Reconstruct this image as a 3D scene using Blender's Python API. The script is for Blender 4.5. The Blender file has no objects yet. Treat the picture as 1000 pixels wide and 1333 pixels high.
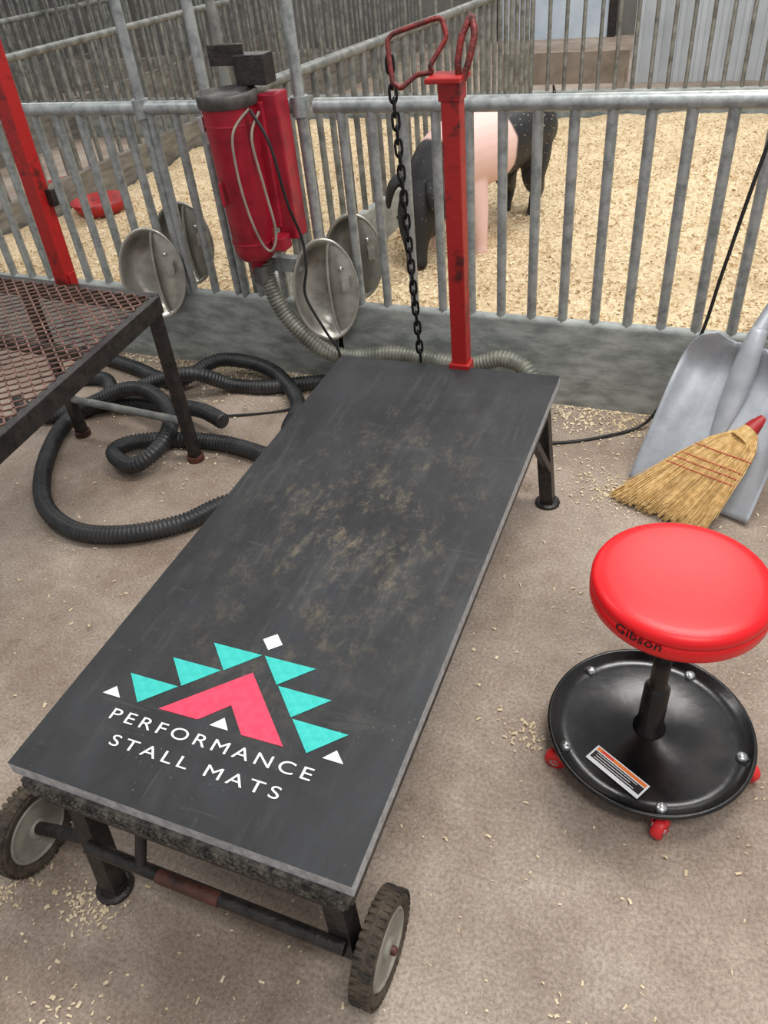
import bpy, bmesh, math, random
import numpy as np
from mathutils import Vector, Matrix, noise
random.seed(7)
def lin(c):
    c=c/255.0
    return c/12.92 if c<=.04045 else ((c+.055)/1.055)**2.4
def rgb(r,g,b): return (lin(r),lin(g),lin(b),1)
# ---------------------------------------------------------------- materials
def newmat(name):
    m=bpy.data.materials.new(name); m.use_nodes=True
    nt=m.node_tree; b=nt.nodes['Principled BSDF']; return m,nt,b
def simple(name,c1,c2=None,rough=.5,metal=0,scale=8,bump=0,bscale=60,lo=.35,hi=.65,rv=0,stretch=None,detail=6):
    m,nt,b=newmat(name); N=nt.nodes;L=nt.links
    tc=N.new('ShaderNodeTexCoord'); mp=N.new('ShaderNodeMapping'); L.new(tc.outputs['Object'],mp.inputs[0])
    if stretch: mp.inputs['Scale'].default_value=stretch
    n=N.new('ShaderNodeTexNoise'); n.inputs['Scale'].default_value=scale; n.inputs['Detail'].default_value=detail; n.inputs['Roughness'].default_value=.62
    L.new(mp.outputs[0],n.inputs['Vector'])
    r=N.new('ShaderNodeValToRGB'); r.color_ramp.elements[0].position=lo; r.color_ramp.elements[1].position=hi
    r.color_ramp.elements[0].color=c1; r.color_ramp.elements[1].color=c2 or c1
    L.new(n.outputs['Fac'],r.inputs[0]); L.new(r.outputs[0],b.inputs['Base Color'])
    b.inputs['Roughness'].default_value=rough; b.inputs['Metallic'].default_value=metal
    if rv:
        mr=N.new('ShaderNodeMapRange'); mr.inputs[3].default_value=rough-rv; mr.inputs[4].default_value=rough+rv
        L.new(n.outputs['Fac'],mr.inputs[0]); L.new(mr.outputs[0],b.inputs['Roughness'])
    if bump:
        n2=N.new('ShaderNodeTexNoise'); n2.inputs['Scale'].default_value=bscale; n2.inputs['Detail'].default_value=4
        L.new(mp.outputs[0],n2.inputs['Vector'])
        bp=N.new('ShaderNodeBump'); bp.inputs['Strength'].default_value=bump; bp.inputs['Distance'].default_value=.01
        L.new(n2.outputs['Fac'],bp.inputs['Height']); L.new(bp.outputs[0],b.inputs['Normal'])
    return m
M={}
M['galv']=simple('galvanized_steel',rgb(122,127,126),rgb(168,172,171),.42,.4,30,.06,90,rv=.06,lo=.3,hi=.6)
M['galv_old']=simple('galvanized_steel_worn',rgb(100,101,97),rgb(148,149,144),.5,.35,16,.1,60,rv=.06)
M['basep']=simple('base_panel_steel',rgb(126,131,127),rgb(172,176,172),.55,.05,11,.1,40,stretch=(1,1,2.5))
M['plank']=simple('weathered_plank',rgb(98,93,85),rgb(140,134,123),.7,0,4,.3,40,stretch=(1,1,6))
M['redpaint']=simple('worn_red_paint',rgb(86,22,18),rgb(166,27,25),.45,0,18,.12,70,lo=.34,hi=.46)
M['redrust']=simple('rusty_red_rod',rgb(64,28,24),rgb(136,36,32),.5,.1,30,.3,120)
M['blackmetal']=simple('black_painted_steel',rgb(24,22,22),rgb(54,48,44),.42,.1,30,.3,90)
M['stoolblack']=simple('gloss_black_enamel',rgb(10,10,11),rgb(34,29,26),.22,.0,12,.03,60,rv=.10,lo=.4,hi=.72)
M['chainblack']=simple('black_chain',rgb(18,18,20),rgb(40,40,42),.35,.5,30)
M['rust']=simple('rusty_brown_pipe',rgb(52,34,30),rgb(104,58,46),.55,.1,20,.3,90)
M['deckmetal']=simple('dirty_expanded_metal',rgb(72,44,38),rgb(136,102,88),.6,.1,14,.3,90)
M['rubber']=simple('black_rubber_hose',rgb(26,27,29),rgb(56,56,56),.42,0,12,.1,90)
M['greyhose']=simple('grey_flex_hose',rgb(84,86,78),rgb(132,132,120),.42,.1,12,.1,90)
M['cord']=simple('black_cord',rgb(18,18,18),rgb(34,34,34),.5)
M['greycord']=simple('grey_cord',rgb(120,110,100),rgb(158,146,132),.5)
M['dryerred']=simple('dryer_red_enamel',rgb(118,16,34),rgb(164,28,48),.36,.0,9,.05,40,lo=.3,hi=.55,rv=.06)
M['dkgrey']=simple('dark_grey_lid',rgb(58,56,54),rgb(100,96,92),.5,.2,20,.1,60)
M['alu']=simple('brushed_aluminium',rgb(150,146,136),rgb(196,193,184),.34,.7,9,.1,60,rv=.08)
M['shovel']=simple('shovel_aluminium',rgb(154,159,165),rgb(186,190,196),.45,.3,7,.05,70,rv=.05)
M['redseat']=simple('red_vinyl',rgb(220,8,20),rgb(230,12,24),.38,0,5,.04,220)
M['redwheel']=simple('red_caster_plastic',rgb(205,30,36),rgb(222,40,44),.4)
M['chrome']=simple('zinc_bolt',rgb(180,180,180),rgb(210,210,210),.25,.9)
M['white']=simple('white_print',rgb(222,222,224),rgb(238,238,238),.6,0,40)
M['teal']=simple('teal_print',rgb(40,182,172),rgb(58,200,190),.6,0,60)
M['pink']=simple('pink_print',rgb(232,54,86),rgb(244,70,100),.6,0,60)
M['orange']=simple('orange_print',rgb(230,120,40),None,.6)
M['ink']=simple('black_ink',rgb(25,12,14),None,.6)
M['tire']=simple('dirty_tire',rgb(34,31,28),rgb(88,76,62),.8,0,30,.4,120)
M['hub']=simple('grey_wheel_hub',rgb(128,124,114),rgb(166,160,148),.55,0,14,.1,80)
M['straw']=simple('broom_corn',rgb(190,150,88),rgb(230,196,136),.7,0,60)
M['redthread']=simple('red_thread',rgb(186,78,56),None,.7)
M['flake']=simple('wood_flake',rgb(206,184,146),rgb(240,224,192),.8,0,3)
M['wallgrey']=simple('grey_wall_paint',rgb(94,92,88),rgb(124,121,116),.8,0,1.5,.1,20)
M['whitepanel']=simple('white_corrugated_panel',rgb(172,177,180),rgb(194,199,202),.5,0,2)
M['board']=simple('tan_board',rgb(112,98,84),rgb(158,144,128),.8,0,3,.2,30)
M['doordaylight']=simple('painted_door_daylight',rgb(176,190,204),rgb(200,210,220),.5,0,3)  # daylight in the far doorway, painted as a pale blue colour

def floor_mat():
    m,nt,b=newmat('stained_concrete'); N=nt.nodes;L=nt.links
    tc=N.new('ShaderNodeTexCoord')
    def noi(s,d=6,ro=.6):
        n=N.new('ShaderNodeTexNoise'); n.inputs['Scale'].default_value=s;n.inputs['Detail'].default_value=d;n.inputs['Roughness'].default_value=ro
        L.new(tc.outputs['Object'],n.inputs['Vector']); return n
    def ramp(src,a,c,ca,cb):
        r=N.new('ShaderNodeValToRGB'); r.color_ramp.elements[0].position=a;r.color_ramp.elements[1].position=c
        r.color_ramp.elements[0].color=ca;r.color_ramp.elements[1].color=cb; L.new(src,r.inputs[0]); return r
    r1=ramp(noi(2.1,9,.7).outputs['Fac'],.38,.62,rgb(152,133,117),rgb(194,178,162))
    r2=ramp(noi(130,6,.8).outputs['Fac'],.38,.60,rgb(134,129,124),rgb(255,255,255))
    mx=N.new('ShaderNodeMix');mx.data_type='RGBA';mx.blend_type='MULTIPLY';mx.inputs[0].default_value=.62
    L.new(r1.outputs[0],mx.inputs[6]);L.new(r2.outputs[0],mx.inputs[7])
    r3=ramp(noi(6,8,.72).outputs['Fac'],.60,.70,(0,0,0,1),(1,1,1,1))
    mx2=N.new('ShaderNodeMix');mx2.data_type='RGBA'
    mm=N.new('ShaderNodeMath');mm.operation='MULTIPLY';mm.inputs[1].default_value=.6;L.new(r3.outputs[0],mm.inputs[0]);L.new(mm.outputs[0],mx2.inputs[0])
    L.new(mx.outputs[2],mx2.inputs[6]);mx2.inputs[7].default_value=rgb(98,78,62)
    v=N.new('ShaderNodeTexVoronoi');v.inputs['Scale'].default_value=85;v.inputs['Randomness'].default_value=1;L.new(tc.outputs['Object'],v.inputs['Vector'])
    r4=ramp(v.outputs['Distance'],.10,.17,(1,1,1,1),(0,0,0,1))
    n5=ramp(noi(4,4,.6).outputs['Fac'],.45,.6,(0,0,0,1),(.8,.8,.8,1))
    m3=N.new('ShaderNodeMath');m3.operation='MULTIPLY';L.new(r4.outputs[0],m3.inputs[0]);L.new(n5.outputs[0],m3.inputs[1])
    mx3=N.new('ShaderNodeMix');mx3.data_type='RGBA';L.new(m3.outputs[0],mx3.inputs[0]);L.new(mx2.outputs[2],mx3.inputs[6]);mx3.inputs[7].default_value=rgb(204,186,160)
    L.new(mx3.outputs[2],b.inputs['Base Color']);b.inputs['Roughness'].default_value=.68
    bp=N.new('ShaderNodeBump');bp.inputs['Strength'].default_value=.3;bp.inputs['Distance'].default_value=.004
    L.new(noi(120,5).outputs['Fac'],bp.inputs['Height']);L.new(bp.outputs[0],b.inputs['Normal'])
    return m
M['floor']=floor_mat()
def bed_mat():
    m,nt,b=newmat('wood_shavings'); N=nt.nodes;L=nt.links
    tc=N.new('ShaderNodeTexCoord')
    v=N.new('ShaderNodeTexVoronoi');v.inputs['Scale'].default_value=70;L.new(tc.outputs['Object'],v.inputs['Vector'])
    r=N.new('ShaderNodeValToRGB');e=r.color_ramp.elements;e[0].position=0;e[0].color=rgb(242,222,186);e[1].position=1;e[1].color=rgb(182,154,114)
    x=e.new(.6);x.color=rgb(226,202,162)
    L.new(v.outputs['Color'],r.inputs[0])
    n=N.new('ShaderNodeTexNoise');n.inputs['Scale'].default_value=4;n.inputs['Detail'].default_value=8;n.inputs['Roughness'].default_value=.65;L.new(tc.outputs['Object'],n.inputs['Vector'])
    r2=N.new('ShaderNodeValToRGB');r2.color_ramp.elements[0].position=.36;r2.color_ramp.elements[0].color=(.60,.52,.43,1);r2.color_ramp.elements[1].position=.56;r2.color_ramp.elements[1].color=(1,1,1,1);L.new(n.outputs['Fac'],r2.inputs[0])
    mx=N.new('ShaderNodeMix');mx.data_type='RGBA';mx.blend_type='MULTIPLY';mx.inputs[0].default_value=.5;L.new(r.outputs[0],mx.inputs[6]);L.new(r2.outputs[0],mx.inputs[7])
    L.new(mx.outputs[2],b.inputs['Base Color']);b.inputs['Roughness'].default_value=.85
    bp=N.new('ShaderNodeBump');bp.inputs['Strength'].default_value=.7;bp.inputs['Distance'].default_value=.02
    L.new(v.outputs['Distance'],bp.inputs['Height']);L.new(bp.outputs[0],b.inputs['Normal'])
    return m
M['bed']=bed_mat()
def matmat():
    m,nt,b=newmat('dusty_stall_mat_rubber'); N=nt.nodes;L=nt.links
    tc=N.new('ShaderNodeTexCoord')
    def ns(scale,det,ro,dist=0,sc=(1,1,1),rot=0):
        mp=N.new('ShaderNodeMapping');mp.inputs['Scale'].default_value=sc;mp.inputs['Rotation'].default_value=(0,0,rot);L.new(tc.outputs['Object'],mp.inputs[0])
        n=N.new('ShaderNodeTexNoise');n.inputs['Scale'].default_value=scale;n.inputs['Detail'].default_value=det;n.inputs['Roughness'].default_value=ro;n.inputs['Distortion'].default_value=dist;L.new(mp.outputs[0],n.inputs['Vector']);return n.outputs['Fac']
    def ramp(src,a,c,ca=(0,0,0,1),cb=(1,1,1,1)):
        r=N.new('ShaderNodeValToRGB'); r.color_ramp.elements[0].position=a;r.color_ramp.elements[1].position=c
        r.color_ramp.elements[0].color=ca;r.color_ramp.elements[1].color=cb; L.new(src,r.inputs[0]); return r.outputs[0]
    def mul(a,b_):
        m_=N.new('ShaderNodeMath');m_.operation='MULTIPLY'
        L.new(a,m_.inputs[0])
        if isinstance(b_,float): m_.inputs[1].default_value=b_
        else: L.new(b_,m_.inputs[1])
        return m_.outputs[0]
    def mix(f,a,c):
        x=N.new('ShaderNodeMix');x.data_type='RGBA';L.new(f,x.inputs[0])
        if isinstance(a,tuple): x.inputs[6].default_value=a
        else: L.new(a,x.inputs[6])
        x.inputs[7].default_value=c;return x.outputs[2]
    base=ramp(ns(4,9,.72,.3,(1,.5,1),.2),.38,.64,rgb(16,17,20),rgb(43,45,48))
    st=mul(ramp(ns(16,9,.78,.3,(1,.14,1),-.10),.50,.66),ramp(ns(2.6,4,.6),.40,.58))
    c1=mix(mul(st,.5),base,rgb(80,80,79))
    st2=mul(ramp(ns(20,9,.8,.4,(.25,1,1),.35),.54,.68),ramp(ns(3.1,4,.6,0,(1,1,1),1.3),.46,.62))
    c1=mix(mul(st2,.35),c1,rgb(92,88,82))
    for rot,sc in((.5,(.05,1,1)),(1.1,(1,.04,1))):
        s_=mul(ramp(ns(90,3,.5,.6,sc,rot),.68,.72),ramp(ns(4,3,.6,0,(1,1,1),rot+2),.5,.6))
        c1=mix(mul(s_,.22),c1,rgb(110,108,104))
    vo=N.new('ShaderNodeTexVoronoi');vo.inputs['Scale'].default_value=60;L.new(tc.outputs['Object'],vo.inputs['Vector'])
    spk=mul(ramp(vo.outputs['Distance'],.06,.12,(1,1,1,1),(0,0,0,1)),ramp(ns(5,4,.6,0,(1,1,1),.8),.48,.6))
    c1=mix(mul(spk,.35),c1,rgb(150,140,120))
    sp=N.new('ShaderNodeVectorMath');sp.operation='MULTIPLY';sp.inputs[1].default_value=(1/.36,1/.60,0)
    sb=N.new('ShaderNodeVectorMath');sb.operation='SUBTRACT';sb.inputs[1].default_value=(.03,.0,0);L.new(tc.outputs['Object'],sb.inputs[0]);L.new(sb.outputs[0],sp.inputs[0])
    ln=N.new('ShaderNodeVectorMath');ln.operation='LENGTH';L.new(sp.outputs[0],ln.inputs[0])
    mr=N.new('ShaderNodeMapRange');mr.inputs[1].default_value=.0;mr.inputs[2].default_value=1;mr.inputs[3].default_value=1;mr.inputs[4].default_value=0;L.new(ln.outputs['Value'],mr.inputs[0])
    n2=ns(30,12,.82,.3,(1,.6,1),.5)
    du=mul(mul(mr.outputs[0],ramp(n2,.48,.64)),ramp(ns(8,5,.7),.44,.56))
    c2=mix(mul(du,.9),c1,rgb(126,113,90))
    L.new(c2,b.inputs['Base Color']);b.inputs['Roughness'].default_value=.55
    bp=N.new('ShaderNodeBump');bp.inputs['Strength'].default_value=.12;bp.inputs['Distance'].default_value=.002
    L.new(n2,bp.inputs['Height']);L.new(bp.outputs[0],b.inputs['Normal'])
    return m
M['mat']=matmat()
M['matedge']=simple('mat_cut_edge',rgb(146,146,147),rgb(188,188,188),.7,0,60,.15,200)
M['tread']=simple('ribbed_rubber_edge',rgb(30,30,30),rgb(112,106,96),.8,0,60,.8,160)
# ---------------------------------------------------------------- mesh builder
class MB:
    def __init__(s): s.v=[];s.f=[];s.mi=[];s.sm=[];s.mats=[]
    def m(s,k):
        if k not in s.mats: s.mats.append(k)
        return s.mats.index(k)
    def add(s,vs,fs,k,smooth=True):
        o=len(s.v); s.v+=[tuple(v) for v in vs]; i=s.m(k)
        for f in fs: s.f.append(tuple(a+o for a in f)); s.mi.append(i); s.sm.append(smooth)
    def box(s,c,d,k,R=None,T=None):
        vs=[]
        for z in(-.5,.5):
            for y in(-.5,.5):
                for x in(-.5,.5):
                    p=Vector((x*d[0],y*d[1],z*d[2]))
                    if R is not None: p=R@p
                    vs.append(p+Vector(c))
        s.add(vs,[(0,2,3,1),(4,5,7,6),(0,1,5,4),(2,6,7,3),(0,4,6,2),(1,3,7,5)],k,False)
    def beam(s,a,b,w,h,k,up=(0,0,1)):
        a=Vector(a);b=Vector(b);d=(b-a);L=d.length;d.normalize();u=Vector(up)
        if abs(d.dot(u))>.98:u=Vector((0,1,0))
        x=d.cross(u).normalized();z=x.cross(d)
        R=Matrix((x,d,z)).transposed(); s.box((a+b)/2,(w,L,h),k,R)
    def tube(s,pts,r,k,seg=10,closed=False,caps=True,flat=None,smooth=True):
        P=[Vector(p) for p in pts];n=len(P)
        if not hasattr(r,'__len__'): r=[r]*n
        T=[]
        for i in range(n):
            if closed: t=P[(i+1)%n]-P[i-1]
            else: t=P[min(i+1,n-1)]-P[max(i-1,0)]
            T.append(t.normalized())
        u=Vector((0,0,1)) if abs(T[0].z)<.9 else Vector((0,1,0))
        u=(u-T[0]*u.dot(T[0])).normalized(); vs=[]
        for i in range(n):
            u=(u-T[i]*u.dot(T[i])).normalized(); w=T[i].cross(u)
            for j in range(seg):
                a=2*math.pi*j/seg; rr=r[i]; rx,ry=(rr if hasattr(rr,'__len__') else (rr,rr))
                vs.append(P[i]+u*math.cos(a)*rx+w*math.sin(a)*ry)
        fs=[]
        for i in range(n if closed else n-1):
            i2=(i+1)%n
            for j in range(seg):
                j2=(j+1)%seg; fs.append((i*seg+j,i*seg+j2,i2*seg+j2,i2*seg+j))
        s.add(vs,fs,k,smooth)
        if caps and not closed:
            s.add(vs[:seg],[tuple(range(seg))[::-1]],k,False); s.add(vs[-seg:],[tuple(range(seg))],k,False)
    def lathe(s,prof,c,k,seg=48,R=None,smooth=True,sx=1,sy=1):
        vs=[];n=len(prof)
        for r,z in prof:
            for j in range(seg):
                a=2*math.pi*j/seg;p=Vector((r*math.cos(a)*sx,r*math.sin(a)*sy,z))
                if R is not None:p=R@p
                vs.append(p+Vector(c))
        fs=[]
        for i in range(n-1):
            for j in range(seg):
                j2=(j+1)%seg;fs.append((i*seg+j,i*seg+j2,(i+1)*seg+j2,(i+1)*seg+j))
        s.add(vs,fs,k,smooth)
        if prof[0][0]>1e-5: s.add(vs[:seg],[tuple(range(seg))[::-1]],k,False)
        if prof[-1][0]>1e-5: s.add(vs[-seg:],[tuple(range(seg))],k,False)
    def build(s,name,parent=None,bevel=0,mods=None,origin=None):
        me=bpy.data.meshes.new(name)
        A=np.array([tuple(v) for v in s.v]); 
        c=Vector(origin) if origin is not None else Vector(((A[:,0].min()+A[:,0].max())/2,(A[:,1].min()+A[:,1].max())/2,A[:,2].min()))
        me.from_pydata([(v[0]-c.x,v[1]-c.y,v[2]-c.z) for v in s.v],[],s.f)
        for k in s.mats: me.materials.append(M[k])
        me.polygons.foreach_set('material_index',s.mi); me.polygons.foreach_set('use_smooth',s.sm); me.update()
        o=bpy.data.objects.new(name,me); bpy.context.collection.objects.link(o)
        if parent: o.parent=parent; o.location=c-parent.location
        else: o.location=c
        if bevel:
            b=o.modifiers.new('bevel','BEVEL');b.width=bevel;b.segments=2;b.limit_method='ANGLE';b.angle_limit=math.radians(50)
        return o
def empty(name,loc):
    e=bpy.data.objects.new(name,None); e.location=loc; e.empty_display_size=.1; bpy.context.collection.objects.link(e); return e
def smoothpath(pts,n=12,closed=False):
    P=[Vector(p) for p in pts];out=[];N=len(P)
    rng=range(N if closed else N-1)
    for i in rng:
        p0=P[i-1] if (i>0 or closed) else P[0]; p1=P[i];p2=P[(i+1)%N];p3=P[(i+2)%N] if (i+2<N or closed) else P[-1]
        for j in range(n):
            t=j/n
            out.append(.5*((2*p1)+(-p0+p2)*t+(2*p0-5*p1+4*p2-p3)*t*t+(-p0+3*p1-3*p2+p3)*t**3))
    if not closed: out.append(P[-1])
    return out
def rounded(pts,f=.22,closed=False):
    P=[Vector(p) for p in pts];n=len(P);out=[]
    for i in range(n):
        if not closed and i in(0,n-1): out.append(P[i]);continue
        a,b,c=P[i-1],P[i],P[(i+1)%n];p=b.lerp(a,f);q=b.lerp(c,f)
        for t in(0,.25,.5,.75,1): out.append((p*(1-t)**2)+(b*2*t*(1-t))+(q*t*t))
    return out
def resample(P,step):
    out=[P[0].copy()];acc=0
    for i in range(len(P)-1):
        a,b=P[i],P[i+1];L=(b-a).length
        if L<1e-9: continue
        d=step-acc
        while d<=L:
            out.append(a+(b-a)*(d/L)); d+=step
        acc=(acc+L)%step
    return out
def hose(mb,pts,r,k,pitch=.0135):
    P=resample(smoothpath(pts,16),pitch/3)
    rr=[r*(1.0 if i%3==0 else (.99 if i%3==1 else .82)) for i in range(len(P))]
    mb.tube(P,rr,k,12)
# ---------------------------------------------------------------- camera
C=Vector((1.1975,-2.490,1.5)); th,ro,fp,al=.6710,.1111,993.7,.4483
u0=Vector((0,math.sin(th),math.cos(th)));r0=Vector((1,0,0));F=Vector((0,math.cos(th),-math.sin(th)))
R_=r0*math.cos(ro)-u0*math.sin(ro);U_=u0*math.cos(ro)+r0*math.sin(ro)
RZ=Matrix.Rotation(al,3,'Z');R_=RZ@R_;U_=RZ@U_;F=RZ@F
cd=bpy.data.cameras.new('camera');cam=bpy.data.objects.new('camera',cd);bpy.context.collection.objects.link(cam)
mw=Matrix((R_,U_,-F)).transposed().to_4x4();mw.translation=C;cam.matrix_world=mw
cd.sensor_fit='VERTICAL';cd.sensor_height=24;cd.lens=24*fp/1333;cd.clip_start=.02;cd.clip_end=100
bpy.context.scene.camera=cam
# ---------------------------------------------------------------- shell
mb=MB();mb.add([(-13,-4.5,0),(7,-4.5,0),(7,9,0),(-13,9,0)],[(0,1,2,3)],'floor',False);mb.build('floor')
mb=MB();mb.box((-3,8.6,2),(20,.1,4),'wallgrey');mb.build('wall_back')
mb=MB();mb.box((-13,2,2),(.1,13,4),'wallgrey');mb.build('wall_left')
mb=MB();mb.box((-1.05,8.52,1.05),(1.3,.05,2.1),'doordaylight');mb.box((-.36,8.5,1.05),(.09,.08,2.2),'blackmetal');mb.box((-1.75,8.5,1.05),(.09,.08,2.2),'blackmetal');mb.box((-1.05,8.49,1.0),(1.3,.02,.04),'blackmetal');mb.build('door_1')
# ---------------------------------------------------------------- fences
def fence(name,a,b,rz=1.0,bh=.31,sp=.108,r=.0165,rr=.024,base='basep',k='galv',start=0,z0=0,baset=.04,posts=()):
    a=Vector(a);b=Vector(b);d=b-a;L=d.length;d.normalize();mb=MB()
    mb.tube([a+Vector((0,0,rz)),b+Vector((0,0,rz))],rr,k,12)
    mb.beam(a+Vector((0,0,bh/2+z0/2)),b+Vector((0,0,bh/2+z0/2)),baset,bh-z0,base)
    mb.tube([a+Vector((0,0,bh)),b+Vector((0,0,bh))],.02,base,8)
    s=start
    while s<L:
        p=a+d*s; mb.tube([p+Vector((0,0,bh-.01)),p+Vector((0,0,rz))],r,k,8,caps=False)
        s+=sp
    for s,z in posts:
        p=a+d*s; mb.tube([p,p+Vector((0,0,z))],r*1.15,k,10)
        mb.tube([p+Vector((0,0,rz-.03)),p+Vector((0,0,rz+.03))],r*1.9,k,10)
    return mb.build(name)
fence('pen_gate',(-.085,0,0),(3.2,0,0),start=.09)
fence('pen_gate',(-3.4,0,0),(-.125,0,0),start=.057,posts=((2.62,2.2),(2.9,2.2),(3.26,2.2)))
fence('pen_fence',(-.50,.08,0),(-.2,3.72,0),k='galv_old',r=.015,rr=.022,posts=((.05,1.5),))
fence('pen_fence',(-2.65,.08,0),(-2.65,3.72,0),base='plank',k='galv_old',r=.015,rr=.022)
fence('pen_fence',(-6,3.8,0),(4.5,3.8,0),base='basep',k='galv_old',r=.014,rr=.022,bh=.3,sp=.12,rz=1.25)
fence('pen_fence',(-4.6,.3,0),(-4.6,8,0),base='plank',k='galv_old',r=.014,rr=.022,sp=.12)
fence('pen_fence',(-2.65,3.9,0),(-2.65,8.2,0),base='plank',k='galv_old',r=.014,rr=.022,sp=.12)
fence('pen_fence',(-6.6,.3,0),(-6.6,8,0),base='plank',k='galv_old',r=.014,rr=.022,sp=.14,rz=1.1)
fence('pen_fence',(-11,6.0,0),(-2.7,6.0,0),base='plank',k='galv_old',r=.014,rr=.022,sp=.14,rz=1.1)
# bedding
def bedz(x,y):
    n=noise.noise(Vector((x*1.3,y*1.3,3)))*.06+noise.noise(Vector((x*4,y*4,9)))*.03
    e=.05*math.exp(-((x-1.6)**2+(y-2.8)**2)/1.2)
    pigf=math.exp(-((x-.12)**2+(y-1.3)**2)/.22)      # trampled flat under the pig
    return max(.04,(.15+n+e)*(1-pigf)+.125*pigf)
def bed(name,x0,x1,y0,y1,flat=None):
    nx=int((x1-x0)/.04);ny=int((y1-y0)/.04);vs=[];fs=[]
    for j in range(ny+1):
        for i in range(nx+1):
            x=x0+(x1-x0)*i/nx;y=y0+(y1-y0)*j/ny; vs.append((x,y,bedz(x,y)+random.uniform(-.008,.008)))
    for j in range(ny):
        for i in range(nx):
            a=j*(nx+1)+i;fs.append((a,a+1,a+nx+2,a+nx+1))
    mb=MB();mb.add(vs,fs,'bed');return mb.build(name)
bedo=bed('wood_shavings_bedding',-2.6,3.2,.04,3.72)
def flakes(mb,x,y,z,s,flat=.3):
    a=random.uniform(0,6.28);tx=random.gauss(0,flat);ty=random.gauss(0,flat)
    R=Matrix.Rotation(a,3,'Z')@Matrix.Rotation(tx,3,'X')@Matrix.Rotation(ty,3,'Y')
    w=s*random.uniform(.3,.7);h=s*random.uniform(.05,.3);c=Vector((x,y,z+.001+abs(h)*.3))
    vs=[c+R@Vector(p) for p in((-s/2,-w/2,0),(0,-w/2*.8,h),(s/2,-w/2,0),(s/2*.9,w/2,0),(0,w/2,h),(-s/2,w/2*.8,0))]
    mb.add(vs,[(0,1,4,5),(1,2,3,4)],'flake',False)
mb=MB()
for i in range(24000):
    y=.06+3.4*random.random()**1.6;x=random.uniform(-2.3,2.2)
    flakes(mb,x,y,bedz(x,y)+.004,random.uniform(.008,.022),.7)
mb.build('loose_flakes',bedo)
mb=MB()
for i in range(1900):
    x=random.uniform(-1.4,2.2);y=random.uniform(-2.4,-.05);flakes(mb,x,y,.001,random.choice((.003,.004,.005,.006,.007,.012)),.15)
for i in range(2200):
    x=random.uniform(-1.6,2);y=-.03-abs(random.gauss(0,.075));flakes(mb,x,y,.001,random.uniform(.005,.017),.25)
for cx,cy,sg,n in((1.05,-.50,.06,260),(1.0,-.45,.10,120),(.05,-2.15,.06,160),(.28,-2.11,.035,120),(-.65,-.2,.2,420),(.99,-1.45,.03,50),(1.0,-.1,.12,260),(.35,-2.28,.05,40),(1.25,-2.0,.1,30),(-.45,-.65,.12,80)):
    for i in range(n):
        x=random.gauss(cx,sg);y=min(-.03,random.gauss(cy,sg*.7));flakes(mb,x,y,.001,random.uniform(.004,.012),.2)
mb.build('wood_shavings_scatter')
# ---------------------------------------------------------------- main stand
X0,X1,Y0,Y1=.2056,.8696,-2.055,-.599
MT=.030
def pz(x,y): return .4117+.0337*(y+1.327)+.0117*(x-.5376)
def P(x,y,dz=0): return Vector((x,y,pz(x,y)+dz))
stand=empty('livestock_grooming_stand',(.54,-1.33,0))
def slab(mb,x0,x1,y0,y1,t0,t1,k,kt=None):
    vs=[P(x0,y0,t1),P(x1,y0,t1),P(x1,y1,t1),P(x0,y1,t1),P(x0,y0,t0),P(x1,y0,t0),P(x1,y1,t0),P(x0,y1,t0)]
    mb.add(vs,[(0,1,2,3)],kt or k,False);mb.add(vs,[(4,7,6,5),(0,4,5,1),(1,5,6,2),(2,6,7,3),(3,7,4,0)],k,False)
mb=MB()
sy0=Y0-.008
slab(mb,X0+.022,X1-.012,sy0,Y1-.012,-.066,-MT-.0005,'tread')
random.seed(11)
for i in range(46):      # raised tread lugs along the near edge and the side
    x=X0+.03+(X1-X0-.05)*i/45
    for j,z in enumerate((-.037,-.048,-.060)):
        R=Matrix.Rotation(.7 if (i+j)%2 else -.7,3,'Y'); mb.box(P(x+random.uniform(-.001,.001),sy0-.001,z),(.011,.006,.0045),'tread',R)
for i in range(110):
    y=Y0+.02+(Y1-Y0-.04)*i/109
    for j,z in enumerate((-.040,-.056)):
        R=Matrix.Rotation(.7 if (i+j)%2 else -.7,3,'X'); mb.box(P(X1-.012,y,z),(.006,.011,.0045),'tread',R)
mb.build('deck',stand)
mb=MB()
xi,xa,yi,ya=X0+.04,X1-.03,Y0+.012,Y1-.02
for a,b in(((xi,yi),(xa,yi)),((xa,yi),(xa,ya)),((xa,ya),(xi,ya)),((xi,ya),(xi,yi))):
    mb.beam(P(*a,-.083),P(*b,-.083),.03,.034,'blackmetal')
for y in(-1.7,-1.33,-.96): mb.beam(P(xi,y,-.083),P(xa,y,-.083),.03,.03,'blackmetal')
mb.build('frame',stand,.003)
mb=MB()
for n,(x,y,fx,fy,fz) in enumerate(((xi+.04,yi+.03,.30,-2.06,.01),(xa-.035,yi+.03,.820,-2.035,.10),(xa-.01,ya-.01,.857,-.608,.01),(xi+.01,ya-.01,.22,-.60,.01))):
    mb.beam(P(x,y,-.08),(fx,fy,fz),.04,.04,'blackmetal')
    if fz<.05: mb.lathe([(.038,0),(.038,.008),(.03,.012)],(fx,fy,0),'blackmetal',24)
mb.tube([(.30,-2.062,.165),(.83,-2.058,.155)],.013,'blackmetal'); mb.tube([(.46,-2.0625,.162),(.59,-2.061,.1595)],.0138,'rust')
mb.tube([(.42,-2.06,.165),(.42,-1.99,.31)],.011,'blackmetal')
mb.tube([(.12,-2.045,.10),(.31,-2.045,.165)],.013,'blackmetal'); mb.tube([(.80,-2.03,.115),(.87,-2.02,.098)],.013,'blackmetal')
mb.beam((.22,-.60,.2),(.857,-.605,.2),.025,.025,'blackmetal')
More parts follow.
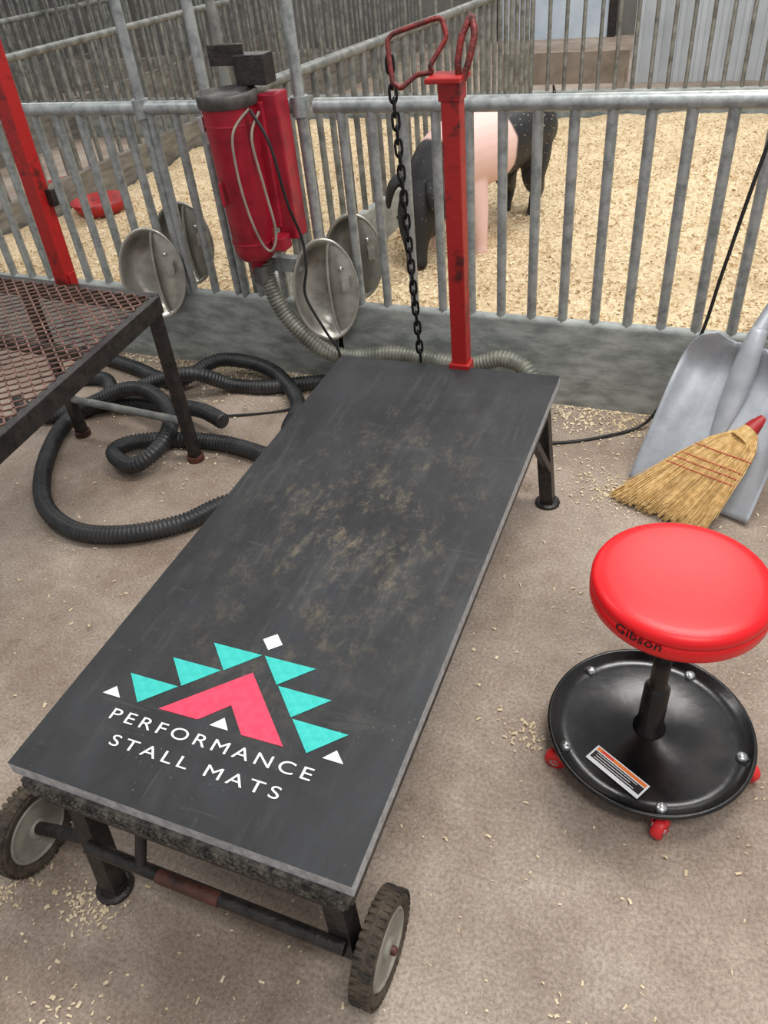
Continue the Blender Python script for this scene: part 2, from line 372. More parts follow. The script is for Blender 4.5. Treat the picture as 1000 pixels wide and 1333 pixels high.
mb.beam((.857,-.608,.12),(.845,-.78,.33),.02,.02,'blackmetal')
mb.build('legs',stand,.002)
def wheel(name,c,parent,r=.097):
    mb=MB();R=Matrix.Rotation(math.pi/2,3,'Y')
    prof=[(r-.026,-.016),(r-.010,-.020),(r-.002,-.014),(r,0),(r-.002,.014),(r-.010,.020),(r-.026,.016),(r-.026,-.016)]
    mb.lathe(prof,c,'tire',56,R)
    for i in range(44):
        a=2*math.pi*i/44
        for sx in(-.011,.011):
            off=Matrix.Rotation(a+(.035 if sx>0 else 0),3,'X');p=off@Vector((0,0,r-.001))+Vector((sx,0,0))
            mb.box(Vector(c)+p,(.015,.009,.004),'tire',off)
    mb.lathe([(r-.026,-.013),(r-.031,-.018),(r-.036,-.012),(r-.036,.012),(r-.031,.018),(r-.026,.013)],c,'hub',48,R)
    mb.lathe([(r-.035,-.004),(r-.035,.004),(.024,.008),(.02,.018),(.016,.02),(.0,.02)],c,'hub',48,R)
    mb.lathe([(0,-.02),(.018,-.02),(.02,-.006),(r-.035,-.004)],c,'hub',48,R)
    for i in range(5):
        a=2*math.pi*i/5+.3;off=Matrix.Rotation(a,3,'X')
        for sx in(-.008,.008): mb.box(Vector(c)+off@Vector((sx,0,.041)),(.008,.012,.05),'hub',off)
    mb.lathe([(.008,.02),(.008,.028),(.005,.03)],c,'rust',16,R)
    mb.build(name,parent,.0012)
wheel('wheel_left',(.118,-2.045,.099),stand);wheel('wheel_right',(.871,-2.015,.099),stand)
# red head post
mb=MB()
mb.beam((.583,-.585,.34),(.575,-.58,1.165),.045,.045,'redpaint');mb.box((.583,-.59,.42),(.06,.05,.06),'redpaint')
mb.box((.572,-.60,1.175),(.085,.09,.012),'redpaint');mb.box((.575,-.58,1.145),(.054,.054,.04),'redpaint')
mb.build('head_post',stand,.003)
mb=MB()
mb.tube(rounded([(.535,-.60,1.186),(.50,-.61,1.184),(.468,-.63,1.160),(.447,-.63,1.172),(.428,-.60,1.262),(.548,-.56,1.29),(.563,-.57,1.25),(.53,-.60,1.20)],.2,True),.0060,'redrust',8,closed=True)
mb.tube(rounded([(.600,-.60,1.165),(.596,-.60,1.20),(.601,-.585,1.25),(.618,-.56,1.292),(.632,-.58,1.255),(.624,-.60,1.21),(.612,-.61,1.17)],.25),.0080,'redrust',8)
mb.build('nose_loop',stand)
# chain
mb=MB();z=1.205;i=0;x0,y0=.432,-.60
while z>.415:
    t=(1.205-z)/.8; c=Vector((x0+.02*t,y0+.03*t,z)); hh=.0165;ww=.0085;pts=[]
    for j in range(16):
        a=2*math.pi*j/16;pts.append((ww*math.cos(a),hh*math.sin(a)+(.005 if math.sin(a)>0 else -.005)))
    ax=Matrix.Rotation(math.pi/2*(i%2)+.5,3,'Z')
    mb.tube([c+ax@Vector((p[0],0,p[1])) for p in pts],.0036,'chainblack',6,closed=True)
    z-=.0305;i+=1
mb.build('tie_chain',stand)
# ---------------------------------------------------------------- mat + logo
matobj=MB()
slab(matobj,X0,X1,Y0,Y1,-MT,0,'matedge','mat')
stall=matobj.build('stall_mat',None,.0008,origin=(.5376,-1.327,.4117))
def tri(x,y): return [(x,y),(x+.109,y),(x+.054,y-.054)]
logo={
'pink_chevron':('pink',[(.4053,-1.8765),(.5350,-1.7535),(.6640,-1.8775),(.5820,-1.8790),(.5330,-1.8300),(.4920,-1.8720),(.4870,-1.8750)]),
'white_mark_center':('white',[(.5350,-1.857),(.5160,-1.8785),(.5545,-1.8785)]),
'white_diamond':('white',[(.5148,-1.6755),(.5365,-1.6555),(.5591,-1.6770),(.5375,-1.6965)]),
'teal_triangle_1':('teal',tri(.3040,-1.8230)),'teal_triangle_2':('teal',tri(.3640,-1.7662)),'teal_triangle_3':('teal',tri(.4235,-1.7110)),
'teal_triangle_4':('teal',tri(.5381,-1.7110)),'teal_triangle_5':('teal',tri(.5960,-1.7665)),'teal_triangle_6':('teal',tri(.6540,-1.8225)),
'white_mark_left':('white',[(.2965,-1.857),(.279,-1.878),(.319,-1.878)]),'white_mark_right':('white',[(.7560,-1.856),(.7380,-1.8765),(.7770,-1.8765)])}
for n,(k,q) in logo.items():
    mb=MB();mb.add([P(x,y,.0008) for x,y in q],[tuple(range(len(q)))],k,False);mb.build(n,stall)
def text(body,x,y,size,sp,k,name,parent,wid):
    cu=bpy.data.curves.new(name,'FONT');cu.body=body;cu.size=size;cu.space_character=sp;cu.extrude=.0002;cu.resolution_u=6
    o=bpy.data.objects.new('tmp',cu);bpy.context.collection.objects.link(o)
    bpy.context.view_layer.update()
    me=bpy.data.meshes.new_from_object(o.evaluated_get(bpy.context.evaluated_depsgraph_get()));bpy.data.objects.remove(o)
    xs=[v.co.x for v in me.vertices];s=wid/(max(xs)-min(xs));m0=min(xs)
    for v in me.vertices:
        X=x+(v.co.x-m0)*s;Y=y+v.co.y; v.co=P(X,Y,.0010+v.co.z)-parent.location
    me.materials.clear();me.materials.append(M[k])
    o=bpy.data.objects.new(name,me);bpy.context.collection.objects.link(o);o.parent=parent
    return o
text('PERFORMANCE',.326,-1.922,.0325,1.35,'white','text_performance',stall,.410)
text('STALL MATS',.360,-1.968,.031,1.35,'white','text_stall_mats',stall,.340)
# ---------------------------------------------------------------- stool
SX,SY=1.2455,-1.3976
stool=empty('rolling_stool',(SX,SY,0))
mb=MB();rb=.2126
mb.lathe([(0,.066),(.035,.066),(.05,.0605),(.17,.058),(rb-.012,.060),(rb-.006,.073),(rb,.074),(rb+.002,.068),(rb-.004,.056),(rb-.02,.050),(0,.050)],(SX,SY,0),'stoolblack',96)
mb.build('base_tray',stool)
mb=MB()
mb.lathe([(.034,.062),(.034,.072),(.027,.078),(.026,.20),(.022,.205),(.018,.21),(.018,.43),(.05,.435),(.05,.448)],(SX,SY,0),'stoolblack',40)
mb.lathe([(.12,.443),(.12,.451),(.0,.451)],(SX,SY,0),'stoolblack',48)
mb.build('gas_column',stool)
mb=MB();rs=.1595;sxo,syo=.002,.006
prof=[(0,.451),(rs-.016,.451),(rs-.005,.453),(rs-.001,.459),(rs,.475),(rs-.0005,.486),(rs-.0025,.4872),(rs-.0008,.4885),(rs-.001,.498),(rs-.005,.506),(rs-.013,.5105),(rs-.03,.513),(rs*.5,.515),(0,.5155)]
mb.lathe(prof,(SX+sxo,SY+syo,0),'redseat',96);mb.build('seat_cushion',stool)
mb=MB()
for i in range(5):
    a=math.radians(-76+72*i);d=Vector((math.cos(a),math.sin(a),0))
    c=Vector((SX,SY,0))+d*(rb-.026)
    mb.lathe([(.012,.058),(.012,.064),(.008,.068),(0,.069)],c,'chrome',20)
    cc=Vector((SX,SY,0))+d*(rb-.006)+Vector((0,0,.0235));ang=a+.9
    R=Matrix.Rotation(ang,3,'Z')@Matrix.Rotation(math.pi/2,3,'Y')
    mb.lathe([(.0,-.011),(.021,-.011),(.0235,-.006),(.0235,.006),(.021,.011),(0,.011)],cc,'redwheel',28,R)
    mb.lathe([(.010,-.014),(.010,.014)],cc,'chrome',16,R)
    ax=R@Vector((0,0,1))
    for sgn in(-1,1): mb.beam(cc+ax*.0145*sgn,cc+ax*.0145*sgn-d*.018+Vector((0,0,.026)),.014,.003,'redwheel',up=ax)
    mb.lathe([(.014,.046),(.014,.053)],cc-Vector((0,0,.0235))-d*.018,'chrome',20)
mb.build('casters',stool)
def decal(mb,x,y,w,h,ang,z,k):
    R=Matrix.Rotation(ang,3,'Z');mb.add([Vector((x,y,z))+R@Vector(p) for p in((-w/2,-h/2,0),(w/2,-h/2,0),(w/2,h/2,0),(-w/2,h/2,0))],[(0,1,2,3)],k,False)
mb=MB();lx,ly,la=1.198,-1.523,-.52
decal(mb,lx,ly,.130,.042,la,.0605,'white')
R=Matrix.Rotation(la,3,'Z')
for (dx,dy,w,h,k) in((0,.0145,.122,.008,'orange'),(-.035,.0145,.03,.005,'redwheel'),(0,-.002,.122,.020,'ink')):
    p=R@Vector((dx,dy,0));decal(mb,lx+p.x,ly+p.y,w,h,la,.0608 if k!='redwheel' else .0610,k)
for i in range(3):
    p=R@Vector((-.004-.006*(i%2),.004-.006*i,0));decal(mb,lx+p.x,ly+p.y,.100-.014*(i%2),.0014,la,.0612,'white')
mb.build('warning_label',stool)
cu=bpy.data.curves.new('gibson','FONT');cu.body='Gibson';cu.size=.029;cu.shear=.12;cu.space_character=1.05;cu.offset=.0003
to=bpy.data.objects.new('tmp',cu);bpy.context.collection.objects.link(to);bpy.context.view_layer.update()
me=bpy.data.meshes.new_from_object(to.evaluated_get(bpy.context.evaluated_depsgraph_get()));bpy.data.objects.remove(to)
W=max(v.co.x for v in me.vertices)
bm=bmesh.new();bm.from_mesh(me);bmesh.ops.triangulate(bm,faces=bm.faces[:])
for v in bm.verts:
    a=math.radians(-111)+(v.co.x-W/2)/rs; zz=.4745+v.co.y*1.0; v.co=Vector(((rs+.0010)*math.cos(a)+sxo,(rs+.0010)*math.sin(a)+syo,zz))
bm.to_mesh(me);bm.free();me.materials.clear();me.materials.append(M['ink'])
to=bpy.data.objects.new('name_lettering',me);bpy.context.collection.objects.link(to);to.parent=stool
# ---------------------------------------------------------------- left stand
ls=empty('livestock_grooming_stand',(-.7,-1.35,0))
zt=.615;cr=Vector((-.37,-.68,0));ld=Vector((.13,-.99,0)).normalized();sd=Vector((-.995,.06,0)).normalized()
def Q(s,l,z=zt): return cr+sd*s+ld*l+Vector((0,0,z))
mb=MB();Wd,Ld=.80,1.45
for a,b in(((0,0),(Wd,0)),((Wd,0),(Wd,Ld)),((Wd,Ld),(0,Ld)),((0,Ld),(0,0))):
    mb.beam(Q(*a,zt-.027),Q(*b,zt-.027),.03,.055,'blackmetal')
for l in(.36,.72,1.09): mb.beam(Q(0,l,zt-.025),Q(Wd,l,zt-.025),.03,.03,'blackmetal')
for s,l in((.02,.01),(.56,.01),(.02,Ld-.03),(Wd-.02,Ld-.03)):
    mb.beam(Q(s,l,zt-.03),Q(s,l,.0),.035,.035,'blackmetal');mb.lathe([(.03,0),(.03,.02)],Q(s,l,0),'rust',20)
mb.tube([Q(.02,.01,.16),Q(.56,.01,.16)],.014,'galv_old')
mb.build('frame',ls,.002)
mb=MB();px_,py_=.024,.042
ns=int((Wd-.02)/px_);nl=int((Ld-.4)/py_*2)
for i in range(ns):
    for j in range(nl):
        s0=.01+i*px_;l0=.01+j*py_/2
        a,b=((s0,l0),(s0+px_,l0+py_/2)) if (i+j)%2 else ((s0+px_,l0),(s0,l0+py_/2))
        mb.beam(Q(*a,zt+.001),Q(*b,zt+.001),.0055,.004,'deckmetal')
mb.build('expanded_metal_deck',ls)
mb=MB();bx=Q(.385,-.02,0)
mb.beam(bx+Vector((0,0,.55)),bx+Vector((.02,.02,1.75)),.05,.05,'redpaint');mb.box(bx+Vector((0,0,.6)),(.07,.03,.1),'redpaint');mb.box(bx+Vector((.04,.02,.88)),(.03,.02,.05),'blackmetal')
mb.build('head_post',ls,.003)
# ---------------------------------------------------------------- hoses
mb=MB();r=.030
hose(mb,[(.15,-.80,.03),(-.02,-.86,.03),(-.12,-.92,.03),(-.21,-1.05,.03),(-.37,-1.15,.03),(-.55,-1.17,.03),(-.75,-1.07,.03),(-.93,-.84,.03),(-1.02,-.60,.03),(-.91,-.46,.03),(-.65,-.46,.05),(-.46,-.51,.09),(-.33,-.56,.09)],r,'rubber')
hose(mb,[(.1,-.68,.03),(-.11,-.64,.03),(-.30,-.61,.03),(-.50,-.63,.03),(-.64,-.70,.04),(-.66,-.79,.05),(-.54,-.84,.05),(-.47,-.75,.09),(-.53,-.60,.10),(-.66,-.50,.12),(-.82,-.47,.11),(-1.0,-.55,.05),(-1.15,-.62,.03),(-1.35,-.55,.03)],r,'rubber')
hose(mb,[(-1.35,-.12,.03),(-1.2,-.14,.03),(-1.0,-.19,.03),(-.85,-.24,.03),(-.72,-.26,.05),(-.61,-.12,.08),(-.38,-.12,.06),(-.18,-.28,.03),(-.12,-.47,.03),(-.02,-.6,.03)],r,'rubber')
hose(mb,[(-1.3,-.36,.03),(-1.1,-.30,.03),(-.95,-.40,.03),(-.75,-.34,.09),(-.62,-.30,.11),(-.50,-.22,.03),(-.35,-.2,.03),(-.1,-.12,.04),(.2,-.12,.03),(.4,-.14,.03),(.6,-.16,.03)],r,'rubber')
mb.build('corrugated_vacuum_hose')
mb=MB()
hose(mb,[(-.300,-.14,.52),(-.295,-.145,.46),(-.26,-.16,.37),(-.19,-.17,.28),(-.10,-.16,.20),(0,-.12,.16),(.15,-.09,.175),(.3,-.09,.17),(.45,-.1,.165),(.57,-.1,.205),(.66,-.12,.19),(.71,-.16,.12),(.66,-.22,.04),(.5,-.26,.03)],.031,'greyhose')
dryer=empty('livestock_blower_dryer',(-.32,-.13,.5))
mb.build('flexible_hose',dryer)
# ---------------------------------------------------------------- dryer
mb=MB();dx,dy=-.318,-.15
mb.lathe([(.030,.485),(.032,.53),(.055,.54),(.070,.555),(.075,.575),(.090,1.03),(.092,1.04)],(dx,dy,0),'dryerred',48)
mb.lathe([(.0775,.60),(.080,.605),(.0785,.61)],(dx,dy,0),'dryerred',48);mb.lathe([(.0875,.98),(.0905,.985),(.089,.99)],(dx,dy,0),'dryerred',48)
mb.build('motor_housing',dryer)
mb=MB()
mb.lathe([(.092,1.035),(.098,1.038),(.100,1.065),(.098,1.075),(.092,1.078),(.086,1.068),(.04,1.064),(.0,1.066)],(dx,dy,0),'dkgrey',48)
mb.lathe([(.036,.455),(.036,.51),(.03,.515)],(dx+.010,dy,0),'dkgrey',24)
mb.box((dx+.06,dy+.06,.50),(.16,.04,.05),'galv')
mb.build('lid_and_nozzle',dryer)
mb=MB()
mb.box((dx+.125,dy+.07,.83),(.07,.08,.46),'dryerred');mb.box((dx+.085,dy+.05,.84),(.05,.06,.40),'dryerred')
mb.box((dx+.11,dy-.0,.60),(.05,.06,.05),'dryerred');mb.box((dx-.04,dy-.082,.78),(.014,.012,.08),'dryerred')
mb.build('switch_box',dryer,.008)
mb=MB()
mb.box((dx-.02,dy+.07,1.165),(.13,.012,.06),'blackmetal');mb.box((dx+.075,dy+.07,1.125),(.11,.07,.085),'blackmetal');mb.box((dx+.01,dy+.11,1.06),(.05,.03,.12),'blackmetal')
mb.box((dx-.085,dy-.04,.99),(.02,.03,.045),'chrome');mb.box((dx-.082,dy-.03,.95),(.012,.02,.05),'chrome')
mb.build('hanger_and_latch',dryer,.003)
mb=MB()
mb.tube(smoothpath([(dx+.09,dy-.03,1.03),(dx+.05,dy-.085,.97),(dx+.045,dy-.095,.85),(dx+.06,dy-.095,.72),(dx+.085,dy-.085,.62),(dx+.115,dy-.08,.60),(dx+.13,dy-.06,.66),(dx+.115,dy-.06,.80),(dx+.10,dy-.06,.95),(dx+.12,dy-.02,1.02)],8),.0045,'greycord',8)
mb.tube(smoothpath([(dx+.10,dy-.04,1.03),(dx+.15,dy-.04,.93),(dx+.18,dy-.04,.75),(-.12,-.16,.62),(-.115,-.17,.52),(-.13,-.18,.42),(-.07,-.18,.29),(-.03,-.17,.20),(-.04,-.19,.10),(-.2,-.3,.01),(-.45,-.42,.01)],8),.005,'cord',8)
mb.build('power_cord',dryer)
# ---------------------------------------------------------------- feed pans
def pan(cx,cy,cz,rx,rz,yaw,tilt=0):
    mb=MB();R=Matrix.Rotation(yaw,3,'Z')@Matrix.Rotation(math.pi/2+tilt,3,'X')
    prof=[(0,-.070),(.45,-.070),(.66,-.064),(.84,-.036),(.94,-.006),(1.0,0),(1.03,-.003),(1.03,-.012),(.99,-.014),(.90,-.038),(.70,-.072),(.45,-.078),(0,-.078)]
    mb.lathe(prof,(cx,cy,cz),'alu',56,R,True,1,1)
    c=Vector((cx,cy,cz));Ri=R.inverted()
    for i,v in enumerate(mb.v):
        l=Ri@(Vector(v)-c);mb.v[i]=tuple(c+R@Vector((l.x*rx,l.y*rz,l.z)))
    A=[(rx*(.30-.20*math.cos(a)),rz*.93*math.sin(a)) for a in np.linspace(-math.pi/2,math.pi/2,17)]
    vs=[];fs=[]
    for i,(x,y) in enumerate(A):
        xe=rx*.97*math.sqrt(max(0,1-(y/rz)**2))
        vs+=[c+R@Vector((x,y,-.010)),c+R@Vector((x,y,-.060)),c+R@Vector((max(x,xe),y,-.004))]
    for i in range(len(A)-1):
        a=i*3;fs+=[(a,a+3,a+4,a+1),(a,a+2,a+5,a+3)]
    mb.add(vs,fs,'alu',True)
    mb.tube([c+R@Vector((x,y,-.009)) for x,y in A],.0055,'alu',8)
    mb.box(c+R@Vector((.62*rx,.1*rz,.006)),(.028,.045,.026),'alu',R)
    mb.lathe([(.008,-.004),(.008,.004),(0,.006)],c+R@Vector((.52*rx,.40*rz,-.002)),'chrome',12,R)
    return mb.build('hanging_feed_pan')
pan(-.865,-.09,.415,.125,.175,.50,-.16);pan(-.83,.11,.465,.115,.165,.50,-.1)
pan(-.085,-.10,.408,.118,.18,.50,-.16);pan(-.06,.11,.45,.11,.16,.50,-.1)
# ---------------------------------------------------------------- cord right
mb=MB()
mb.tube(smoothpath([(1.40,-.05,1.30),(1.345,-.06,1.10),(1.29,-.09,.91),(1.24,-.10,.57),(1.21,-.10,.35),(1.14,-.10,.13),(1.08,-.12,.02),(.97,-.20,.006),(.82,-.28,.006),(.6,-.33,.006),(.3,-.3,.006)],10),.0055,'cord',8)
mb.build('power_cable')
# ---------------------------------------------------------------- shovel
B1=Vector((1.08,-.42,.004));B2=Vector((1.43,-.56,.004));T1=Vector((1.20,-.15,.33))
ac=(B2-B1).normalized();le=(T1-B1);le=(le-ac*le.dot(ac));le.normalize();nn=ac.cross(le).normalized()
if nn.y>0: nn=-nn
Wb=(B2-B1).length;Lb=.475
def S(u,t,h): return (B1+B2)/2+ac*(u*Wb/2)+le*(t*Lb)+nn*h
mb=MB();vs=[];fs=[];nu,nt_=36,32
for j in range(nt_+1):
    t=j/nt_
    for i in range(nu+1):
        u=-1+2*i/nu
        w=1.0-.06*t
        if t>.80: w*=math.sqrt(max(.0,1-((t-.80)/.20)**2))*.5+.5
        side=.055*abs(u)**6*(.15+.85*min(1,t*1.5)); back=.06*max(0,(t-.80)/.20)**2
        ridge=.004*math.exp(-((abs(u)-.45)/.05)**2)
        vs.append(S(u*w,t,.012+side+back+ridge))
for j in range(nt_):
    for i in range(nu):
        a=j*(nu+1)+i;fs.append((a,a+1,a+nu+2,a+nu+1))
mb.add(vs,fs,'shovel')
o_s=empty('scoop_shovel',(1.3,-.35,0))
o=mb.build('blade',o_s);sm=o.modifiers.new('s','SOLIDIFY');sm.thickness=.004
mb=MB()
hp=smoothpath([S(0,.40,.010),S(0,.60,.018),S(0,.80,.034),S(0,1.0,.066),S(0,1.12,.075)],6)
end=Vector((1.64,-.055,1.12));hp=hp+[hp[-1].lerp(end,.5),end]
n=len(hp);rr=[]
for i in range(n):
    f=min(1,i/12.); rr.append((.003+.024*f-(.004 if i>22 else 0),.016+.020*math.sin(min(1,f)*math.pi/2)-.014*max(0,min(1,(i-14)/10))))
mb.tube(hp,rr,'shovel',20);mb.build('handle',o_s)
# ---------------------------------------------------------------- broom
br=empty('corn_broom',(1.25,-.45,0))
neck=Vector((1.405,-.355,.195));tl=Vector((1.035,-.525,.02));tr=Vector((1.32,-.65,.02))
mb=MB();random.seed(3)
def bp_(u,t,h):
    tip=tl.lerp(tr,(u+1)/2)
    sw=Vector(((tr-tl).normalized()))*(u*.062*math.sin(min(1,t*2.6)*math.pi/2))*(1-t)
    p=neck.lerp(tip,t)+sw; p+=Vector((0,0,h*.030*math.sin(min(1,t*1.6)*math.pi/2)*(1-.5*t)+.012*(1-t)))
    return p
for i in range(1500):
    u=random.uniform(-1,1);h=random.uniform(-.6,1)*math.sqrt(max(0,1-u*u*.8));L=random.uniform(.84,1.06)
    j=random.gauss(0,.06)
    pts=[bp_(u*.9+j*tt,tt*L,h)+Vector((0,0,random.uniform(0,.004))) for tt in(0,.12,.25,.5,.75,1)]
    for q in pts: q.z=max(q.z,.003)
    mb.tube(pts,.0014,'straw',3,caps=False)
for t in(.34,.46,.52,.58):
    pts=[bp_(u*.93,t+.03*(1-u*u),1.12*math.sqrt(max(0.02,1-u*u*.8))) for u in np.linspace(-1,1,15)];mb.tube(pts,.0018,'redthread',6)
mb.build('bristles',br)
mb=MB()
ax=(neck-(tl+tr)/2).normalized();ax=Vector((ax.x,ax.y*.9,ax.z+.12)).normalized();up=Vector((0,0,.014))
mb.tube([neck-ax*.06+up,neck-ax*.01+up],[.034,.024],'straw',16)
mb.tube([neck-ax*.018+up,neck+ax*.03+up],[.0265,.019],'redpaint',16);mb.tube([neck+ax*.02+up,neck+ax*.55+up],[.0135,.012],'redpaint',12)
mb.build('handle',br)
# ---------------------------------------------------------------- pig
def pigmat():
    m,nt,b=newmat('belted_pig_hide');N=nt.nodes;L=nt.links
    g=N.new('ShaderNodeNewGeometry')
    dt=N.new('ShaderNodeVectorMath');dt.operation='DOT_PRODUCT';dt.inputs[1].default_value=(.45,.89,0.0);L.new(g.outputs['Position'],dt.inputs[0])
    n=N.new('ShaderNodeTexNoise');n.inputs['Scale'].default_value=6;L.new(g.outputs['Position'],n.inputs['Vector'])
    ad=N.new('ShaderNodeMath');ad.operation='MULTIPLY_ADD';ad.inputs[1].default_value=.10;L.new(n.outputs['Fac'],ad.inputs[0]);L.new(dt.outputs['Value'],ad.inputs[2])
    r=N.new('ShaderNodeValToRGB')
    mr=N.new('ShaderNodeMapRange');mr.inputs[1].default_value=.6;mr.inputs[2].default_value=2.0;L.new(ad.outputs[0],mr.inputs[0]);L.new(mr.outputs[0],r.inputs[0])
    e=r.color_ramp.elements;e[0].position=0;e[0].color=rgb(32,31,32)
    def P_(v): return (v-.6)/1.4
    e[1].position=P_(.935);e[1].color=rgb(34,33,34)
    for v,c in((.95,rgb(228,190,180)),(1.315,rgb(232,196,186)),(1.33,rgb(28,28,30)),(2.0,rgb(28,28,30))):
        x=e.new(min(1,P_(v)));x.color=c
    vo=N.new('ShaderNodeTexVoronoi');vo.inputs['Scale'].default_value=42;L.new(g.outputs['Position'],vo.inputs['Vector'])
    rr=N.new('ShaderNodeValToRGB');rr.color_ramp.elements[0].position=.10;rr.color_ramp.elements[0].color=(1,1,1,1);rr.color_ramp.elements[1].position=.17;rr.color_ramp.elements[1].color=(0,0,0,1);L.new(vo.outputs['Distance'],rr.inputs[0])
    # shavings stick mostly to the rump
    ms=N.new('ShaderNodeMapRange');ms.inputs[1].default_value=1.2;ms.inputs[2].default_value=1.5;ms.inputs[3].default_value=.15;ms.inputs[4].default_value=1;L.new(ad.outputs[0],ms.inputs[0])
    mu=N.new('ShaderNodeMath');mu.operation='MULTIPLY';L.new(rr.outputs[0],mu.inputs[0]);L.new(ms.outputs[0],mu.inputs[1])
    mx=N.new('ShaderNodeMix');mx.data_type='RGBA';L.new(mu.outputs[0],mx.inputs[0]);L.new(r.outputs[0],mx.inputs[6]);mx.inputs[7].default_value=rgb(225,208,176)
    L.new(mx.outputs[2],b.inputs['Base Color']);b.inputs['Roughness'].default_value=.55
    return m
M['pig']=pigmat()
mb=MB()
def tb(pts,rs,seg=20):
    P_=smoothpath(pts,5);rr=[]
    n=len(pts)
    for i in range(len(P_)):
        f=i/5;k=min(int(f),n-2);t=f-k
        a,b=rs[k],rs[k+1];rr.append((a[0]+(b[0]-a[0])*t,a[1]+(b[1]-a[1])*t))
    mb.tube(P_,rr,'pig',seg)
# trunk and neck
tb([(.27,1.83,.50),(.26,1.78,.53),(.225,1.66,.555),(.165,1.49,.555),(.09,1.32,.55),(.015,1.18,.55),(-.04,1.08,.51),(-.080,1.00,.43)],
   [(.05,.05),(.11,.105),(.155,.145),(.155,.155),(.165,.165),(.168,.168),(.150,.145),(.120,.115)],24)
# head: crown, dished face, snout disc, plus jowl
tb([(-.05,1.06,.50),(-.085,.99,.43),(-.105,.94,.36),(-.108,.905,.295),(-.104,.88,.24),(-.098,.862,.190),(-.095,.850,.152),(-.095,.848,.145)],
   [(.115,.115),(.112,.115),(.098,.108),(.075,.088),(.055,.064),(.046,.052),(.048,.053),(.040,.044)],24)
tb([(-.07,1.04,.37),(-.085,.97,.30),(-.095,.93,.25)],[(.07,.08),(.065,.085),(.03,.04)],16)
def limb(p,r): tb(p,r,14)
limb([(.07,1.17,.50),(.10,1.15,.40),(.125,1.13,.31),(.135,1.115,.24),(.143,1.105,.17),(.146,1.09,.10)],[(.085,.085),(.075,.066),(.052,.048),(.042,.039),(.032,.031),(.038,.038)])
limb([(-.06,1.20,.50),(-.08,1.19,.40),(-.09,1.18,.31),(-.095,1.17,.24),(-.098,1.165,.17),(-.10,1.15,.10)],[(.085,.075),(.070,.062),(.050,.046),(.040,.037),(.031,.030),(.036,.036)])
limb([(.27,1.68,.54),(.285,1.61,.44),(.285,1.57,.36),(.285,1.65,.28),(.275,1.69,.24),(.268,1.66,.17),(.262,1.63,.10)],[(.125,.09),(.105,.075),(.075,.06),(.048,.042),(.038,.034),(.029,.028),(.035,.035)])
limb([(.16,1.74,.54),(.14,1.68,.44),(.12,1.65,.36),(.115,1.73,.28),(.11,1.77,.24),(.105,1.74,.17),(.10,1.71,.10)],[(.125,.09),(.105,.075),(.075,.06),(.048,.042),(.038,.034),(.029,.028),(.035,.035)])
# large floppy ears
D=Vector((.35,.93,0)).normalized();Sd=Vector((.93,-.35,0))
for sgn in(1,-1):
    e0=Vector((-.085,.985,.49))+Sd*.070*sgn
    tb([e0,e0-D*.035+Sd*.040*sgn+Vector((0,0,.012)),e0-D*.070+Sd*.070*sgn+Vector((0,0,-.02)),e0-D*.090+Sd*.082*sgn+Vector((0,0,-.08)),e0-D*.095+Sd*.080*sgn+Vector((0,0,-.12))],[(.026,.040),(.022,.058),(.020,.060),(.016,.040),(.008,.012)],12)
tb([(.27,1.83,.56),(.29,1.88,.60),(.305,1.90,.66),(.30,1.89,.71)],[(.02,.02),(.014,.014),(.011,.011),(.008,.008)],8)
mb.v=[(x+.015,y-.025,z) for x,y,z in mb.v]
pgr=empty('pig',(.1,1.35,.1))
pg=mb.build('body',pgr)
rm=pg.modifiers.new('r','REMESH');rm.mode='VOXEL';rm.voxel_size=.0085;rm.use_smooth_shade=True
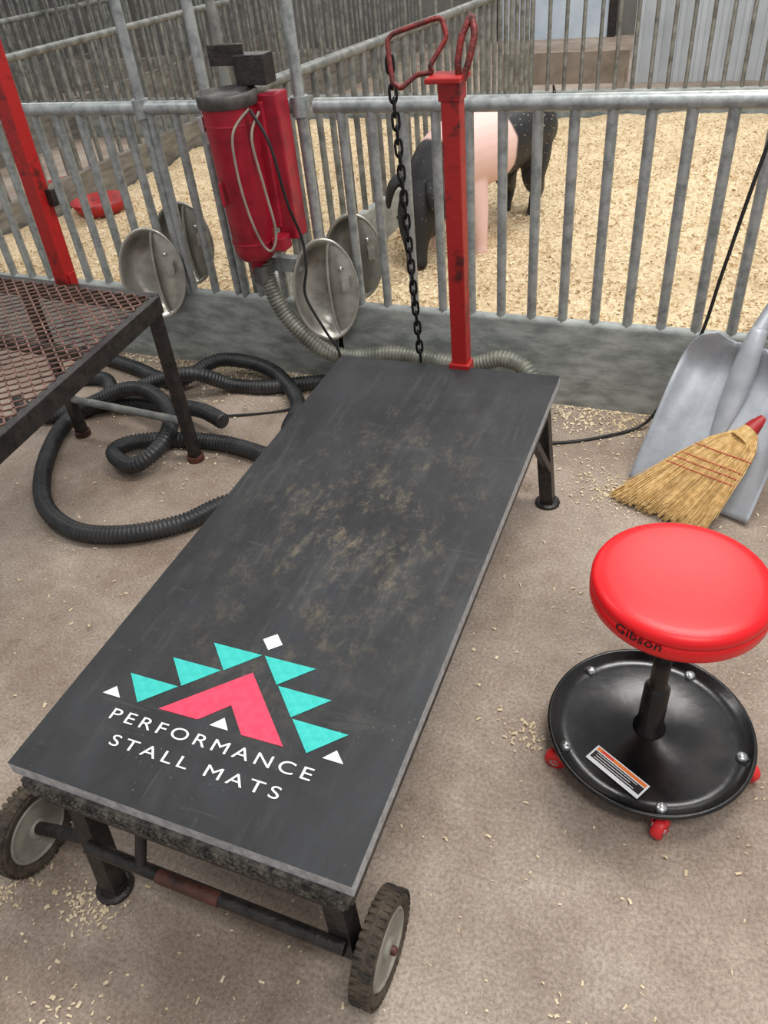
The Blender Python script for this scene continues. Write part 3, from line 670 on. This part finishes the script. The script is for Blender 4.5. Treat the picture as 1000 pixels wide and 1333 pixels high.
sm=pg.modifiers.new('s','SMOOTH');sm.factor=.6;sm.iterations=5
M['eye']=simple('pig_eye',rgb(70,48,34),None,.2)
mb=MB()
for sx_ in(-.185,-.005): mb.lathe([(0,-.010),(.007,-.007),(.010,0),(.007,.007),(0,.010)],(sx_,.893,.345),'eye',12)
mb.build('eyes',pgr)
# ---------------------------------------------------------------- background
mb=MB()
mb.box((2.2,5.2,1.05),(3.8,.04,1.9),'whitepanel')
for i in range(24): mb.box((.35+i*.16,5.17,1.05),(.04,.03,1.9),'whitepanel')
mb.build('wall_panel',None,.004)
mb=MB();mb.box((-.25,5.0,.26),(1.1,.04,.24),'board');mb.box((-.75,5.0,.13),(.06,.06,.26),'board');mb.box((.25,5.0,.13),(.06,.06,.26),'board');mb.build('kick_board')
def bowl(x,y,z):
    mb=MB();mb.lathe([(0,.02),(.13,.02),(.17,.07),(.175,.07),(.14,0),(0,0)],(x,y,z),'redpaint',32);mb.build('red_feed_bowl')
bowl(-2.35,1.35,.16);bowl(-3.4,2.2,.0);bowl(-5.4,2.8,.0)
# ---------------------------------------------------------------- light
w=bpy.data.worlds.new('world');bpy.context.scene.world=w;w.use_nodes=True
w.node_tree.nodes['Background'].inputs[0].default_value=(.95,.97,1,1);w.node_tree.nodes['Background'].inputs[1].default_value=.54
def area(x,y,z,sx,sy,e,rot=0,c=(1,.98,.95)):
    l=bpy.data.lights.new('ceiling_light','AREA');l.shape='RECTANGLE';l.size=sx;l.size_y=sy;l.energy=e;l.color=c
    o=bpy.data.objects.new('ceiling_light',l);o.location=(x,y,z);o.rotation_euler=(0,0,rot);bpy.context.collection.objects.link(o)
area(1.6,-.4,3.6,1.8,.6,86);area(-1.8,-1.0,3.6,1.6,.5,32);area(1.4,2.8,3.6,1.8,.6,86);area(-2.5,4,3.6,1.8,.6,60);area(2.2,-2.8,3.6,1.6,.5,52);area(0,7.0,3.6,1.8,.6,75);area(-6,4,3.6,1.8,.6,60)
vs_=bpy.context.scene.view_settings
vs_.view_transform='Standard';vs_.look='None';vs_.exposure=0
